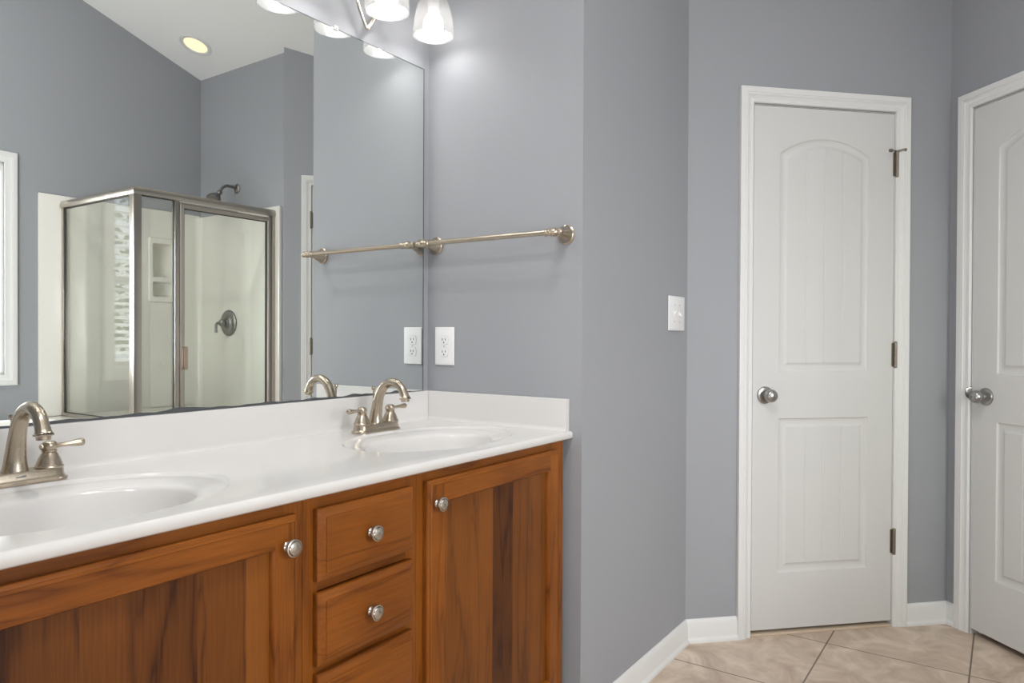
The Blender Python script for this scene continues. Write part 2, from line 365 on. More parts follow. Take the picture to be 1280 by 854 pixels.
# ------------------------------------------------------------------ doors
CAS_Z = 2.1101
def door(name, P, rz, slab, cas, knob_x, hinge_x, hinges, stop=False, privacy=False):
    root = empty(name, (P.x, P.y, 0), rz); tag(root, kind='structure')
    # casing: colonial profile swept round the opening
    g = G()
    wd = .0605
    # path runs along the outer edge, inward to the opening
    path = [(cas[0], 0), (cas[0], CAS_Z), (cas[1], CAS_Z), (cas[1], 0)]
    path = path[::-1]
    prof = [(0, 0), (0, .017), (.003, .018), (.010, .0165), (.020, .0165), (.022, .0145), (.024, .0165), (.029, .0165), (.034, .012), (.040, .0105), (.0425, .0085), (.0445, .0105), (.055, .0095), (.0575, .0065), (.0575, 0)]
    sweep(g, path, prof)
    g.build('door_casing', M['trim'], root, smooth=30)
    # jamb and stop
    g = G()
    j = .018
    for a, b2 in ((slab[0]-GAP-j+.001+.016, slab[0]-GAP+.001), (slab[1]+GAP-.001, slab[1]+GAP+.002)):
        g.box(a, b2, .0, .118, 0, SLAB_T+GAP)
    g.box(slab[0]-GAP, slab[1]+GAP, .0, .118, SLAB_T+GAP-.001, SLAB_T+GAP+.002)
    for a, b2 in ((slab[0]-GAP, slab[0]+.010), (slab[1]-.010, slab[1]+GAP)): g.box(a, b2, .040, .052, 0, SLAB_T)
    g.build('door_jamb', M['trim'], root, smooth=0)
    # slab with two moulded panels
    g = G()
    x0, x1 = slab; z0 = .023; y0 = .001
    off = x0 - .2695
    def arch(xa, xb, zs, zp, n=20):
        w_ = xb-xa; h_ = zp-zs; r = (w_*w_/4 + h_*h_)/(2*h_); cx = (xa+xb)/2; cz = zp-r; a = math.asin(w_/2/r)
        return [(cx + r*math.sin(a - 2*a*i/n), cz + r*math.cos(a - 2*a*i/n)) for i in range(n+1)]
    pa, pb = x0+.1075, x1-.1075
    up = [(pa, 1.018), (pb, 1.018)] + arch(pa, pb, 1.868, 1.932)
    lo = [(pa, .238), (pb, .238), (pb, .843), (pa, .843)]
    outer = [(x0, z0), (x1, z0), (x1, SLAB_T), (x0, SLAB_T)]
    es = []; loops = []
    for poly in (outer, up, lo):
        vs_ = [g.v((p[0], y0, p[1])) for p in poly]; loops.append(vs_)
        for i in range(len(vs_)): es.append(g.bm.edges.new((vs_[i], vs_[(i+1) % len(vs_)])))
    bmesh.ops.triangle_fill(g.bm, use_beauty=True, use_dissolve=False, edges=es, normal=(0, -1, 0))
    # drop any face the fill put inside the panels
    def inside(poly, p):
        c = False
        for i in range(len(poly)):
            a, b2 = poly[i-1], poly[i]
            if (a[1] > p[1]) != (b2[1] > p[1]) and p[0] < (b2[0]-a[0])*(p[1]-a[1])/(b2[1]-a[1])+a[0]: c = not c
        return c
    bad = [f for f in g.bm.faces if any(inside(pl, (f.calc_center_median().x, f.calc_center_median().z)) for pl in (up, lo))]
    bmesh.ops.delete(g.bm, geom=bad, context='FACES_ONLY')
    back = [g.v((p[0], .036, p[1])) for p in outer]
    for i in range(4): g.face((loops[0][i], loops[0][(i+1) % 4], back[(i+1) % 4], back[i]))
    g.face(back)
    steps = [(.003, .0005), (.006, .0042), (.013, .0070), (.017, .0078), (.026, .0078), (.033, .0050), (.038, .0022)]
    for poly, vs_ in ((up, loops[1]), (lo, loops[2])):
        prev = vs_
        for d_, dep in steps:
            cur = [g.v((p[0], y0+dep, p[1])) for p in offset(poly, d_)]
            for i in range(len(cur)): g.face((prev[i], prev[(i+1) % len(cur)], cur[(i+1) % len(cur)], cur[i]))
            prev = cur
        # beaded field
        q = offset(poly, .038); fa, fb = min(p[0] for p in q), max(p[0] for p in q); zb_ = min(p[1] for p in q)
        topz = max(p[1] for p in q)
        def zt(x):
            if poly is lo: return topz
            cx = (fa+fb)/2; pts = [p for p in q[2:]]
            pts.sort()
            for a, b2 in zip(pts, pts[1:]):
                if a[0]-1e-9 <= x <= b2[0]+1e-9 and b2[0] > a[0]: return a[1] + (b2[1]-a[1])*(x-a[0])/(b2[0]-a[0])
            return pts[0][1] if x < cx else pts[-1][1]
        gr = [fa + (fb-fa)*k/4 for k in (1, 2, 3)]
        xs = sorted({fa, fb, *[fa+(fb-fa)*i/24 for i in range(25)], *[c+e for c in gr for e in (-.0035, -.0012, .0012, .0035)]})
        prevp = None
        for x in xs:
            dep = .0022
            if min(abs(x-c) for c in gr) < .002: dep = .0042
            elif min(abs(x-c) for c in gr) < .0034 and x not in (fa, fb): dep = .0042 if min(abs(x-c) for c in gr) < .0034-.0002 else .0022
            cur = (g.v((x, y0+dep, zb_)), g.v((x, y0+dep, zt(x))))
            if prevp: g.face((prevp[0], cur[0], cur[1], prevp[1]))
            prevp = cur
    g.build('door_panel', M['door'], root, smooth=25)
    # dark void behind the gaps
    # knob on its rosette
    g = G(); kz = .932
    g.lathe([(.0, .0), (.0125, .0), (.0125, .012), (.0105, .018), (.0120, .021), (.0175, .0245), (.0225, .031), (.0248, .038), (.0250, .044), (.0235, .0505), (.0190, .0565), (.0110, .0605), (.004, .0618), (0, .062)], (knob_x, y0-.004, kz), (0, -1, 0), 32, cap0=False, cap1=False)
    kb = g.build('door_knob', M['satin'], root)
    g = G(); g.lathe([(.0, 0), (.0330, 0), (.0335, .003), (.0315, .0075), (.026, .0095), (.0150, .0105), (0, .0107)], (knob_x, y0, kz), (0, -1, 0), 36, cap0=False, cap1=False)
    g.build('rosette', M['satin'], kb)
    if privacy:
        g = G(); g.lathe([(0, .0616), (.0025, .0620), (.0022, .0628), (0, .0629)], (knob_x, y0-.004, kz), (0, -1, 0), 12, cap0=False, cap1=False)
        g.build('lock_button', M['slot'], kb)
        g = G()      # curved lip of the strike plate standing out past the casing edge
        R = []
        for i in range(9):
            a = PI*i/8; zz = kz + .010 + .024*math.cos(a); xx = slab[0]-.0085-.004*math.sin(a)
            R.append([(xx, -.0215*math.sin(a)-.002, zz), (xx+.0022, -.0215*math.sin(a)-.002, zz), (slab[0]-.001, -.002, zz), (slab[0]-.001, -.0005, zz)])
        g.rings(R)
        g.build('strike_lip', M['bronze'], root)
    for k, zt_ in enumerate(hinges):
        g = G(); hr = .0065; hx = hinge_x
        for q in range(5): g.lathe([(hr-.0008, 0), (hr, .0008), (hr, .0182), (hr-.0008, .019)], (hx, -.006, zt_-.095+q*.0192), (0, 0, 1), 16)
        g.lathe([(0, 0), (.005, .0015), (.0065, .004), (.0065, .006)], (hx, -.006, zt_-.101), (0, 0, 1), 16)
        g.lathe([(.0065, 0), (.0065, .002), (.004, .006), (0, .007)], (hx, -.006, zt_+.001), (0, 0, 1), 16)
        g.box(hx-.013, hx-.004, -.0015, .001, zt_-.094, zt_)
        h = g.build('hinge', M['hinge'], root)
        if stop and k == 0:
            g = G(); zc_ = zt_+.004
            g.lathe([(0, -.004), (.009, -.004), (.009, .003), (0, .003)], (hx, -.006, zc_), (0, 0, 1), 16, cap0=False, cap1=False)
            g.tube([(hx, -.008, zc_), (hx-.020, -.020, zc_-.002), (hx-.042, -.024, zc_-.004)], .0022, 10)
            g.lathe([(.0065, 0), (.0075, .004), (.0065, .011), (.003, .013)], (hx-.037, -.0235, zc_-.0035), (-1, -.2, 0), 14)
            g.tube([(hx, -.008, zc_), (hx+.016, -.018, zc_+.004), (hx+.026, -.020, zc_+.005)], .0035, 10)
            g.lathe([(.005, 0), (.006, .003), (.005, .007)], (hx+.023, -.0195, zc_+.005), (1, .1, 0), 14)
            g.build('hinge_stop', M['hinge'], h)
    return root
door('door_1', K, -PI/4, D1, CS1, .3215, .8835, (1.893, 1.134, .388), stop=True)
door('door_2', K2, -3*PI/4, D2, CS2, .1845, .7345, (1.893, 1.134, .388), privacy=True)
g = G(); g.box(D1[0]-.002, D1[1]+.002, -.004, .05, 0, .009, .002); o = g.build('trim_1', M['wood_strip']); o.location = (K.x, K.y, 0); o.rotation_euler = (0, 0, -PI/4); tag(o, kind='structure')
r3 = empty('added_doorway', (LX, -E_-.02, 0)); tag(r3, kind='structure')      # unseen doorway, added so the fill light can enter
g = G(); sweep(g, [(.49, 0), (.49, 2.11), (1.41, 2.11), (1.41, 0)][::-1], [(0, 0), (0, .017), (.003, .018), (.020, .0165), (.034, .012), (.055, .0095), (.058, .0065), (.058, 0)]); g.build('door_casing', M['trim'], r3, smooth=30)
# added unseen boards behind the two doors block light so the gaps read dark
for nm, P, rz, sl in (('gap_blocker_narrow', K, -PI/4, D1), ('gap_blocker_right', K2, -3*PI/4, D2)):
    g = G(); g.box(sl[0]-.05, sl[1]+.05, .125, .14, 0, 2.2); o = g.build(nm, M['wall'], smooth=0); o.location = (P.x, P.y, 0); o.rotation_euler = (0, 0, rz); tag(o, kind='structure')

# ------------------------------------------------------------------ windows
def window(name, P, rz, x0, x1, z0, z1):
    root = empty(name, (P[0], P[1], 0), rz); tag(root, kind='structure')
    g = G(); cw = .060
    path = [(x0-cw, z0-cw), (x1+cw, z0-cw), (x1+cw, z1+cw), (x0-cw, z1+cw)]
    prof = [(0, 0), (0, .017), (.003, .018), (.020, .0165), (.022, .0145), (.024, .0165), (.034, .012), (.0425, .010), (.057, .009), (.058, .006), (.058, 0)]
    sweep(g, path, prof, closed=True); g.build('window_casing', M['trim'], root, smooth=30)
    g = G()
    for a in ((x0-.002, x0+.012, z0, z1), (x1-.012, x1+.002, z0, z1), (x0, x1, z0-.002, z0+.012), (x0, x1, z1-.012, z1+.002)): g.box(a[0], a[1], 0, .118, a[2], a[3])
    g.build('window_jamb', M['trim'], root, smooth=0)
    zm = (z0+z1)/2
    for (a, b2, yy) in ((z0+.012, zm+.02, .078), (zm-.02, z1-.012, .100)):
        g = G(); fw = .038
        g.box(x0+.012, x0+.012+fw, yy, yy+.02, a, b2, .002); g.box(x1-.012-fw, x1-.012, yy, yy+.02, a, b2, .002)
        g.box(x0+.012+fw, x1-.012-fw, yy, yy+.02, a, a+fw, .002); g.box(x0+.012+fw, x1-.012-fw, yy, yy+.02, b2-fw, b2, .002)
        sh = g.build('window_sash', M['trim'], root)
        g = G(); g.box(x0+.012+fw-.003, x1-.012-fw+.003, yy+.008, yy+.012, a+fw-.003, b2-fw+.003); g.build('window_pane', M['pane'], sh, smooth=0)
    return root
window('window_1', (BX, BY), PI, BX-WIN[0], BX-WIN[1], WIN[2], WIN[3])
# horizontal blind in the tub window
root = empty('window_blind', (WIN[0], BY, WIN[3]), PI); tag(root, 'white horizontal slat blind hanging inside the window over the tub', 'blind')
Wb = WIN[0]-WIN[1]
g = G(); g.box(.014, Wb-.014, .012, .062, -.052, -.013, .003); g.build('headrail', M['blind'], root)
n_sl = 24; tilt = math.radians(24); sl_me = None
for i in range(n_sl):
    if sl_me is None:
        g = G(); dy, dz = .024*math.cos(tilt), .024*math.sin(tilt); t = .0014
        # room edge low, outer edge high
        g.prism([(-dy, -dz), (0, .003), (dy, dz), (dy, dz+t), (0, .003+t), (-dy, -dz+t)], lambda p: (.016, p[0], p[1]), lambda p: (Wb-.016, p[0], p[1]))
        o = g.build('slat', M['blind'], root); sl_me = o
    else: o = sl_me.copy(); C.objects.link(o); o.parent = root
    o.location = (0, .038, -.085-i*.0435)
g = G(); g.box(.016, Wb-.016, .018, .058, -.085-n_sl*.0435-.010, -.085-n_sl*.0435+.008, .003); g.build('bottom_rail', M['blind'], root)
g = G()
for xx in (.15, Wb/2, Wb-.15): g.box(xx-.001, xx+.001, .0135, .0148, -.085-n_sl*.0435, -.05)
g.build('ladder_cord', M['blind'], root)

# ------------------------------------------------------------------ vanity cabinets
CF = -.530           # face frame front
def cab_door(parent, x0, x1, z0, z1, knobx, knobz, boards):
    g = G(); fw = .050; y0, y1 = CF-.020, CF-.001
    # stiles then rails (rails use the horizontal grain)
    def member(a0, a1, c0, c1, outer):
        g.box(a0, a1, y0, y1, c0, c1)
    g.mi = 0
    def bar(rect, sides):
        """frame member with moulded outer edge (sides: which edges are outer) and bead on the inner edge"""
        a0, a1, c0, c1 = rect
        g.box(a0+(.010 if 'l' in sides else 0), a1-(.010 if 'r' in sides else 0), y0, y1, c0+(.010 if 'b' in sides else 0), c1-(.010 if 't' in sides else 0))
    bar((x0, x0+fw, z0, z1), 'lbt'); bar((x1-fw, x1, z0, z1), 'rbt')
    g.mi = 1; bar((x0+fw, x1-fw, z1-fw, z1), 't'); bar((x0+fw, x1-fw, z0, z0+fw), 'b')
    # outer ogee edge swept round
    prof_o = [(0, -y1), (0, -y1+.010), (.002, -y1+.013), (.0055, -y1+.0145), (.006, -y1+.0165), (.010, -y0), (.0105, -y0), (.0105, -y1)]
    path = [(x0, z0), (x1, z0), (x1, z1), (x0, z1)]
    for side in range(4):
        g.mi = 1 if side in (0, 2) else 0
        a, b2 = path[side], path[(side+1) % 4]
        ea = [(1, 1), (-1, 1), (-1, -1), (1, -1)]
        rows = []
        for pnt, s_ in ((a, ea[side]), (b2, ea[(side+1) % 4])):
            rows.append([(pnt[0]+s_[0]*d_, -h_, pnt[1]+s_[1]*d_) for d_, h_ in prof_o])
        g.rings(rows)
    # inner bead
    ip = [(x0+fw, z0+fw), (x1-fw, z0+fw), (x1-fw, z1-fw), (x0+fw, z1-fw)]
    prof_i = [(-.001, -y0-.0005), (.001, -y0-.0015), (.0035, -y0-.006), (.0035, -y0-.014), (-.001, -y0-.014)]
    for side in range(4):
        g.mi = 1 if side in (0, 2) else 0
        a, b2 = ip[side], ip[(side+1) % 4]; ea = [(1, 1), (-1, 1), (-1, -1), (1, -1)]; rows = []
        for pnt, s_ in ((a, ea[side]), (b2, ea[(side+1) % 4])):
            rows.append([(pnt[0]+s_[0]*d_, -h_, pnt[1]+s_[1]*d_) for d_, h_ in prof_i])
        g.rings(rows)
    d = g.build('door', [M['wood'], M['wood_h']], parent, smooth=30)
    g = G(); g.box(x0+fw-.002, x1-fw+.002, y0+.0125, y1-.003, z0+fw-.002, z1-fw+.002)
    g.build('door_inset', M['wood_panel'], d, smooth=0)
    knob(d, knobx, y0, knobz)
    return d
def knob(parent, x, y, z):
    g = G()
    g.lathe([(.0, 0), (.0085, 0), (.0088, .002), (.0065, .005), (.0060, .010), (.0085, .013), (.0150, .0155), (.0160, .018), (.0152, .0205), (.0136, .0212), (.0130, .0200), (.0122, .0200), (.0110, .0225), (.0060, .0245), (0, .025)], (x, y, z), (0, -1, 0), 32, cap0=False, cap1=False)
    return g.build('knob', M['knob'], parent)
def drawer(parent, x0, x1, z0, z1):
    g = G(); y1 = CF-.001
    pl = [(x0, z0), (x1, z0), (x1, z1), (x0, z1)]
    lv = [(0, 0), (0, .010), (.0012, .0122), (.0135, .0175), (.0150, .0178), (.0155, .0196), (.0175, .0200)]
    rows = []
    for d_, h_ in lv: rows.append([g.v((p[0], y1-h_, p[1])) for p in (offset(pl, d_) if d_ else pl)])
    for a, b2 in zip(rows, rows[1:]):
        for i in range(4):
            g.mi = 1
            g.face((a[i], a[(i+1) % 4], b2[(i+1) % 4], b2[i]))
    g.mi = 1; g.face(rows[-1]); g.face(rows[0])
    d = g.build('drawer_front', [M['wood'], M['wood_h']], parent, smooth=20)
    knob(d, (x0+x1)/2-.003, y1-.020, (z0+z1)/2)
    return d
CT_B = .864
def cabinet(name, x0, x1, label, group=None):
    root = empty(name, (0, 0, 0)); tag(root, label, 'cabinet', group)
    g = G(); g.box(x0+.001, x0+.017, CF+.019, -.002, .0, CT_B-.003); g.box(x1-.017, x1-.001, CF+.019, -.002, .0, CT_B-.003)
    g.box(x0+.017, x1-.017, CF+.019, -.003, .10, .116); g.box(x0+.017, x1-.017, -.012, -.003, .116, CT_B-.003); g.box(x0+.017, x1-.017, CF+.06, CF+.075, 0, .10)
    g.build('carcass', M['wood'], root, smooth=0)
    return root
def face_frame(root, x0, x1, stl, str_, rails):
    g = G(); g.mi = 0
    g.box(x0+.0005, x0+stl, CF, CF+.019, .10, CT_B-.003); g.box(x1-str_, x1-.0005, CF, CF+.019, .10, CT_B-.003)
    g.mi = 1
    for a, b2 in rails: g.box(x0+stl, x1-str_, CF+.0003, CF+.019, a, b2)
    g.build('face_frame', [M['wood'], M['wood_h']], root, smooth=0)
XR, XD1, XD0, XLc = -.024, -.645, -.948, -1.571
r = cabinet('sink_cabinet', XD1, XR, 'cherry wood sink cabinet at the right end, single wide door knobbed at its upper left', 'cherry sink cabinets')
face_frame(r, XD1, XR, .036, .062, [(.10, .185), (.822, CT_B-.003)])
cab_door(r, -.623, -.073, .160, .840, -.600, .790, 0)
r = cabinet('sink_cabinet', XLc, XD0, 'cherry wood sink cabinet at the left, wide door knobbed at its upper right', 'cherry sink cabinets')
face_frame(r, XLc, XD0, .062, .040, [(.10, .185), (.822, CT_B-.003)])
cab_door(r, -1.522, -.971, .160, .840, -.997, .790, 0)
r = cabinet('drawer_cabinet', XD0, XD1, 'narrow cherry wood cabinet of stacked drawers between the two sink cabinets')
face_frame(r, XD0, XD1, .034, .032, [(.10, .185), (.345, .365), (.520, .545), (.685, .705), (.822, CT_B-.003)])
drawer(r, -.924, -.668, .705, .838); drawer(r, -.924, -.668, .550, .684); drawer(r, -.924, -.668, .355, .535); drawer(r, -.924, -.668, .160, .340)

# ------------------------------------------------------------------ vanity top with two moulded basins
ZC, DP, ZB, BS = .8837, .5487, .9758, .0176
top = empty('countertop', (VX+.8, -.27, ZC)); tag(top, 'long white cultured marble vanity top with two oval basins', 'countertop')
ox, oy = VX+.8, -.27
def shift(o): 
    for q in o.data.vertices: q.co -= Vector((ox, oy, ZC))
    return o
SINKS = [(-.338, -.310), (-1.238, -.310)]
NE = 72
def ell(cx, cy, a, b2): return [(cx + a*math.cos(2*PI*i/NE), cy + b2*math.sin(2*PI*i/NE)) for i in range(NE)]
OA, OB = .268, .186
g = G(); x0, x1 = VX+.002, -.001
rr = .009
rect = [(x0, -DP+rr), (x1, -DP+rr), (x1, -.001), (x0, -.001)]
es = []
for poly in [rect] + [ell(cx, cy, OA, OB) for cx, cy in SINKS]:
    vs_ = [g.v((p[0], p[1], ZC)) for p in poly]
    for i in range(len(vs_)): es.append(g.bm.edges.new((vs_[i], vs_[(i+1) % len(vs_)])))
bmesh.ops.triangle_fill(g.bm, use_beauty=True, use_dissolve=False, edges=es, normal=(0, 0, 1))
bad = []
for f in g.bm.faces:
    c = f.calc_center_median()
    if any(((c.x-cx)/OA)**2 + ((c.y-cy)/OB)**2 < .995 for cx, cy in SINKS): bad.append(f)
bmesh.ops.delete(g.bm, geom=bad, context='FACES_ONLY')
# rounded front edge
zb = CT_B-.002
pr = [(-DP+rr, ZC)] + [(-DP+rr-rr*math.sin(a), ZC-rr+rr*math.cos(a)) for a in [PI/2*i/5 for i in range(1, 6)]] + [(-DP, zb+.004), (-DP+.004, zb), (-DP+.03, zb), (-DP+.03, zb+.002)]
A_ = [g.v((x0, p[0], p[1])) for p in pr]; B_ = [g.v((x1, p[0], p[1])) for p in pr]
for i in range(len(pr)-1): g.face((A_[i], A_[i+1], B_[i+1], B_[i]))
g.face(A_); g.face(B_)
bmesh.ops.remove_doubles(g.bm, verts=g.bm.verts, dist=1e-5)
slab = shift(g.build('counter_slab', M['marble'], top, smooth=50))
g = G()
cove = [(-.001, ZC-.01), (-.001, ZB), (-BS+.004, ZB), (-BS+.001, ZB-.001), (-BS, ZB-.004), (-BS, ZC+.012), (-BS-.003, ZC+.004), (-BS-.010, ZC+.0003), (-BS-.012, ZC-.01)]
g.prism(cove, lambda p: (x0, p[0], p[1]), lambda p: (x1, p[0], p[1]))
shift(g.build('backsplash', M['marble'], top, smooth=50))
g = G()
g.prism(cove, lambda p: (p[0], -DP+.012, p[1]), lambda p: (p[0], -.019, p[1]))
shift(g.build('side_splash', M['marble'], top, smooth=50))
# basins: shallow recess, then the bowl
def sink(cx, cy):
    g = G()
    lv = [(OA, OB, 0, 0), (OA-.003, OB-.003, -.0010, 0), (OA-.006, OB-.006, -.0046, 0), (OA-.010, OB-.010, -.0062, 0), (OA-.018, OB-.017, -.0064, 0), (.235, .162, -.0085, 0), (.218, .150, -.0125, 0), (.210, .1435, -.0152, 0), (.205, .1390, -.0185, 0), (.202, .1360, -.0235, 0), (.198, .131, -.036, 0), (.188, .121, -.060, .002), (.165, .101, -.090, .006), (.125, .075, -.113, .010), (.07, .045, -.127, .014), (.026, .026, -.132, .018), (.022, .022, -.134, .018)]
    rings = [[(cx + a*math.cos(2*PI*i/NE), cy + dy + b2*math.sin(2*PI*i/NE), ZC+dz) for i in range(NE)] for a, b2, dz, dy in lv]
    g.rings(rings, cap0=False, cap1=True)
    o = shift(g.build('basin', M['marble'], top, smooth=40))
    g = G(); g.lathe([(0, .0), (.021, 0), (.0215, .002), (.018, .003), (.012, .0025), (.0115, .006), (0, .0075)], (cx, cy+.018, ZC-.134), (0, 0, 1), 24, cap0=False, cap1=False)
    shift(g.build('drain', M['nickel'], o))
for c_ in SINKS: sink(*c_)

# ------------------------------------------------------------------ faucets
def faucet(cx, label):
    root = empty('basin_faucet', (cx, -.096, ZC+.0007)); tag(root, label, 'faucet', 'brushed nickel basin faucets')
    # base plate: rounded ends, stepped
    g = G()
    def stad(a, b2, n=14):
        pts = []
        for i in range(n+1): t = -PI/2 + PI*i/n; pts.append((a-b2+b2*math.cos(t)*1.0, b2*math.sin(t)))
        for i in range(n+1): t = PI/2 + PI*i/n; pts.append((-(a-b2)+b2*math.cos(t), b2*math.sin(t)))
        return pts
    R = []
    for a, b2, z in ((.0855, .0275, 0), (.0855, .0275, .003), (.0815, .0245, .006), (.0795, .0230, .010), (.0785, .0225, .020), (.0770, .0210, .0225)):
        R.append([(p[0], p[1], z) for p in stad(a, b2)])
    g.rings(R); g.build('base_plate', M['nickel'], root, smooth=40)
    g = G(); g.box(-.008, .008, -.0238, -.0225, .0135, .0165, .0006); g.build('brand_badge', M['bronze'], root)
    # spout: broad foot tapering up and over
    pts, rad = [], []
    ctrl = [((0, .003, .020), .0225), ((0, .003, .026), .0205), ((0, .0025, .040), .0184), ((0, -.0005, .060), .0164), ((0, -.0055, .083), .0148), ((0, -.0135, .105), .0137), ((0, -.0265, .1245), .0130), ((0, -.0445, .1368), .0124), ((0, -.0640, .1403), .0120), ((0, -.0830, .1355), .0118), ((0, -.0975, .1235), .0118), ((0, -.1055, .109), .0121), ((0, -.1085, .101), .0136), ((0, -.1095, .0975), .0160)]
    for (p0, r0), (p1, r1) in zip(ctrl, ctrl[1:]):
        pass
    P = [Vector(c_[0]) for c_ in ctrl]; Rr = [c_[1] for c_ in ctrl]
    def cr_(a, b2, c, d, t):
        return .5*((2*b2) + (c-a)*t + (2*a-5*b2+4*c-d)*t*t + (3*b2-a-3*c+d)*t**3)
    for i in range(len(P)-1):
        a, d_ = P[max(i-1, 0)], P[min(i+2, len(P)-1)]; ra, rd = Rr[max(i-1, 0)], Rr[min(i+2, len(P)-1)]
        for k in range(4):
            t = k/4; pts.append(cr_(a, P[i], P[i+1], d_, t)); rad.append(cr_(ra, Rr[i], Rr[i+1], rd, t))
    pts.append(P[-1]); rad.append(Rr[-1])
    g = G(); g.tube(pts, rad, 28)
    sp = g.build('spout', M['nickel'], root, smooth=60)
    g = G(); g.lathe([(.0158, 0), (.0163, .0015), (.0155, .003), (.0118, .0035), (.0112, .0100), (.0098, .0105), (0, .0105)], (0, -.1096, .0985), (0, -.05, -1), 28, cap0=True, cap1=False)
    g.build('aerator', M['nickel'], sp)
    for sgn in (-1, 1):
        g = G()
        g.lathe([(.0238, .0), (.0242, .003), (.0226, .005), (.0216, .008), (.0182, .017), (.0142, .025), (.0118, .0290), (.0132, .0303), (.0132, .0323), (.0108, .034), (.0118, .037), (.0126, .040), (.0122, .0455), (.0098, .0485), (.006, .0496), (0, .0498)], (sgn*.0555, 0, .0215), (0, 0, 1), 28, cap0=False, cap1=False)
        h = g.build('handle', M['nickel'], root, smooth=40)
        # lever out to the side
        g = G(); lx = sgn*.0555; dr = Vector((sgn*.985, -.10, .01))
        b0 = Vector((lx, 0, .0215+.0395))
        lp, lr = [], []
        for t, r_ in ((-.004, .0065), (.010, .0060), (.014, .0048), (.021, .0042), (.033, .0048), (.044, .0062), (.052, .0075), (.057, .0074), (.060, .0055), (.0612, .002)):
            lp.append(b0 + dr*t + Vector((0, 0, .03*t))); lr.append(r_)
        g.tube(lp, lr, 16)
        g.lathe([(0, 0), (.0055, 0), (.006, .003), (.0045, .006), (0, .007)], b0 - dr*.010, -dr, 14, cap0=False, cap1=False)
        g.build('lever', M['nickel'], h, smooth=50)
    g = G(); g.tube([(0, .012, .03), (0, .012, .112)], .0022, 10)
    g.lathe([(.002, 0), (.004, .002), (.0035, .004), (.0060, .008), (.0068, .011), (.0055, .015), (0, .0165)], (0, .012, .110), (0, 0, 1), 16, cap0=True, cap1=False)
    g.build('lift_rod', M['nickel'], root)
    return root
faucet(-.330, 'arched brushed nickel faucet at the right basin, farther from the camera, both levers visible')
faucet(-1.236, 'arched brushed nickel faucet at the left basin, nearest the camera')

# ------------------------------------------------------------------ wall mirror
mr = empty('wall_mirror', (-.80, 0, ZB)); tag(mr, 'large frameless mirror on the wall above the vanity backsplash', 'mirror')
def ms(o):
    for q in o.data.vertices: q.co -= Vector((-.80, 0, ZB))
    return o
MX0, MX1, MZ1 = -1.575, -.0294, 2.0199
g = G(); g.box(MX0, MX1, -.0055, -.0005, ZB+.0005, MZ1)
g.mi = 1
vs_ = [g.v(p) for p in ((MX0, -.006, ZB+.0005), (MX1-.0008, -.006, ZB+.0005), (MX1-.0008, -.006, MZ1-.0012), (MX0, -.006, MZ1-.0012))]; g.face(vs_)
o = g.build('mirror_glass', [M['tarnish'], M['mirror']], mr, smooth=0, recalc=False); ms(o)
# blotchy black line where the silvering has gone along the bottom
g = G(); random.seed(5); xs = [MX1-.001]
while xs[-1] > MX0+.01: xs.append(xs[-1]-.004)
hs = []; ph = [random.uniform(0, 6) for _ in range(8)]
for x in xs:
    t = (MX1-x)
    h = .0030 + .0025*min(1, t/.3) + .0012*math.sin(t*38+ph[0]) + .0007*math.sin(t*91+ph[1]) + .0002*math.sin(t*230+ph[3])
    h += .008*math.exp(-((x+.865)/.035)**2) + .004*math.exp(-((x+.16)/.012)**2) + .004*math.exp(-((x+.235)/.010)**2) + .003*math.exp(-((x+.33)/.02)**2)
    hs.append(max(.0012, h if t > .06 else .0012))
a = [g.v((x, -.0062, ZB+.0005)) for x in xs]; b_ = [g.v((x, -.0062, ZB+.0005+h)) for x, h in zip(xs, hs)]
for i in range(len(xs)-1): g.face((a[i], a[i+1], b_[i+1], b_[i]))
ms(g.build('tarnished_edge', M['tarnish'], mr, smooth=0, recalc=False))
for xa, xb, za, zb2 in ((MX1-.0028, MX1, ZB+.002, MZ1-.0025), (MX0, MX1, MZ1-.0022, MZ1)):
    g = G(); g.box(xa, xb, -.0066, -.0058, za, zb2); ms(g.build('ground_edge', M['tarnish'], mr, smooth=0))
for cxm in (-.404, -1.2):
    g = G(); g.box(cxm-.0075, cxm+.0075, -.0095, -.0003, MZ1-.006, MZ1+.007, .002); g.lathe([(0, 0), (.0035, 0), (.003, .002), (0, .0025)], (cxm, -.0095, MZ1+.001), (0, -1, 0), 12, cap0=False, cap1=False)
    ms(g.build('mirror_clip', M['plate'], mr))

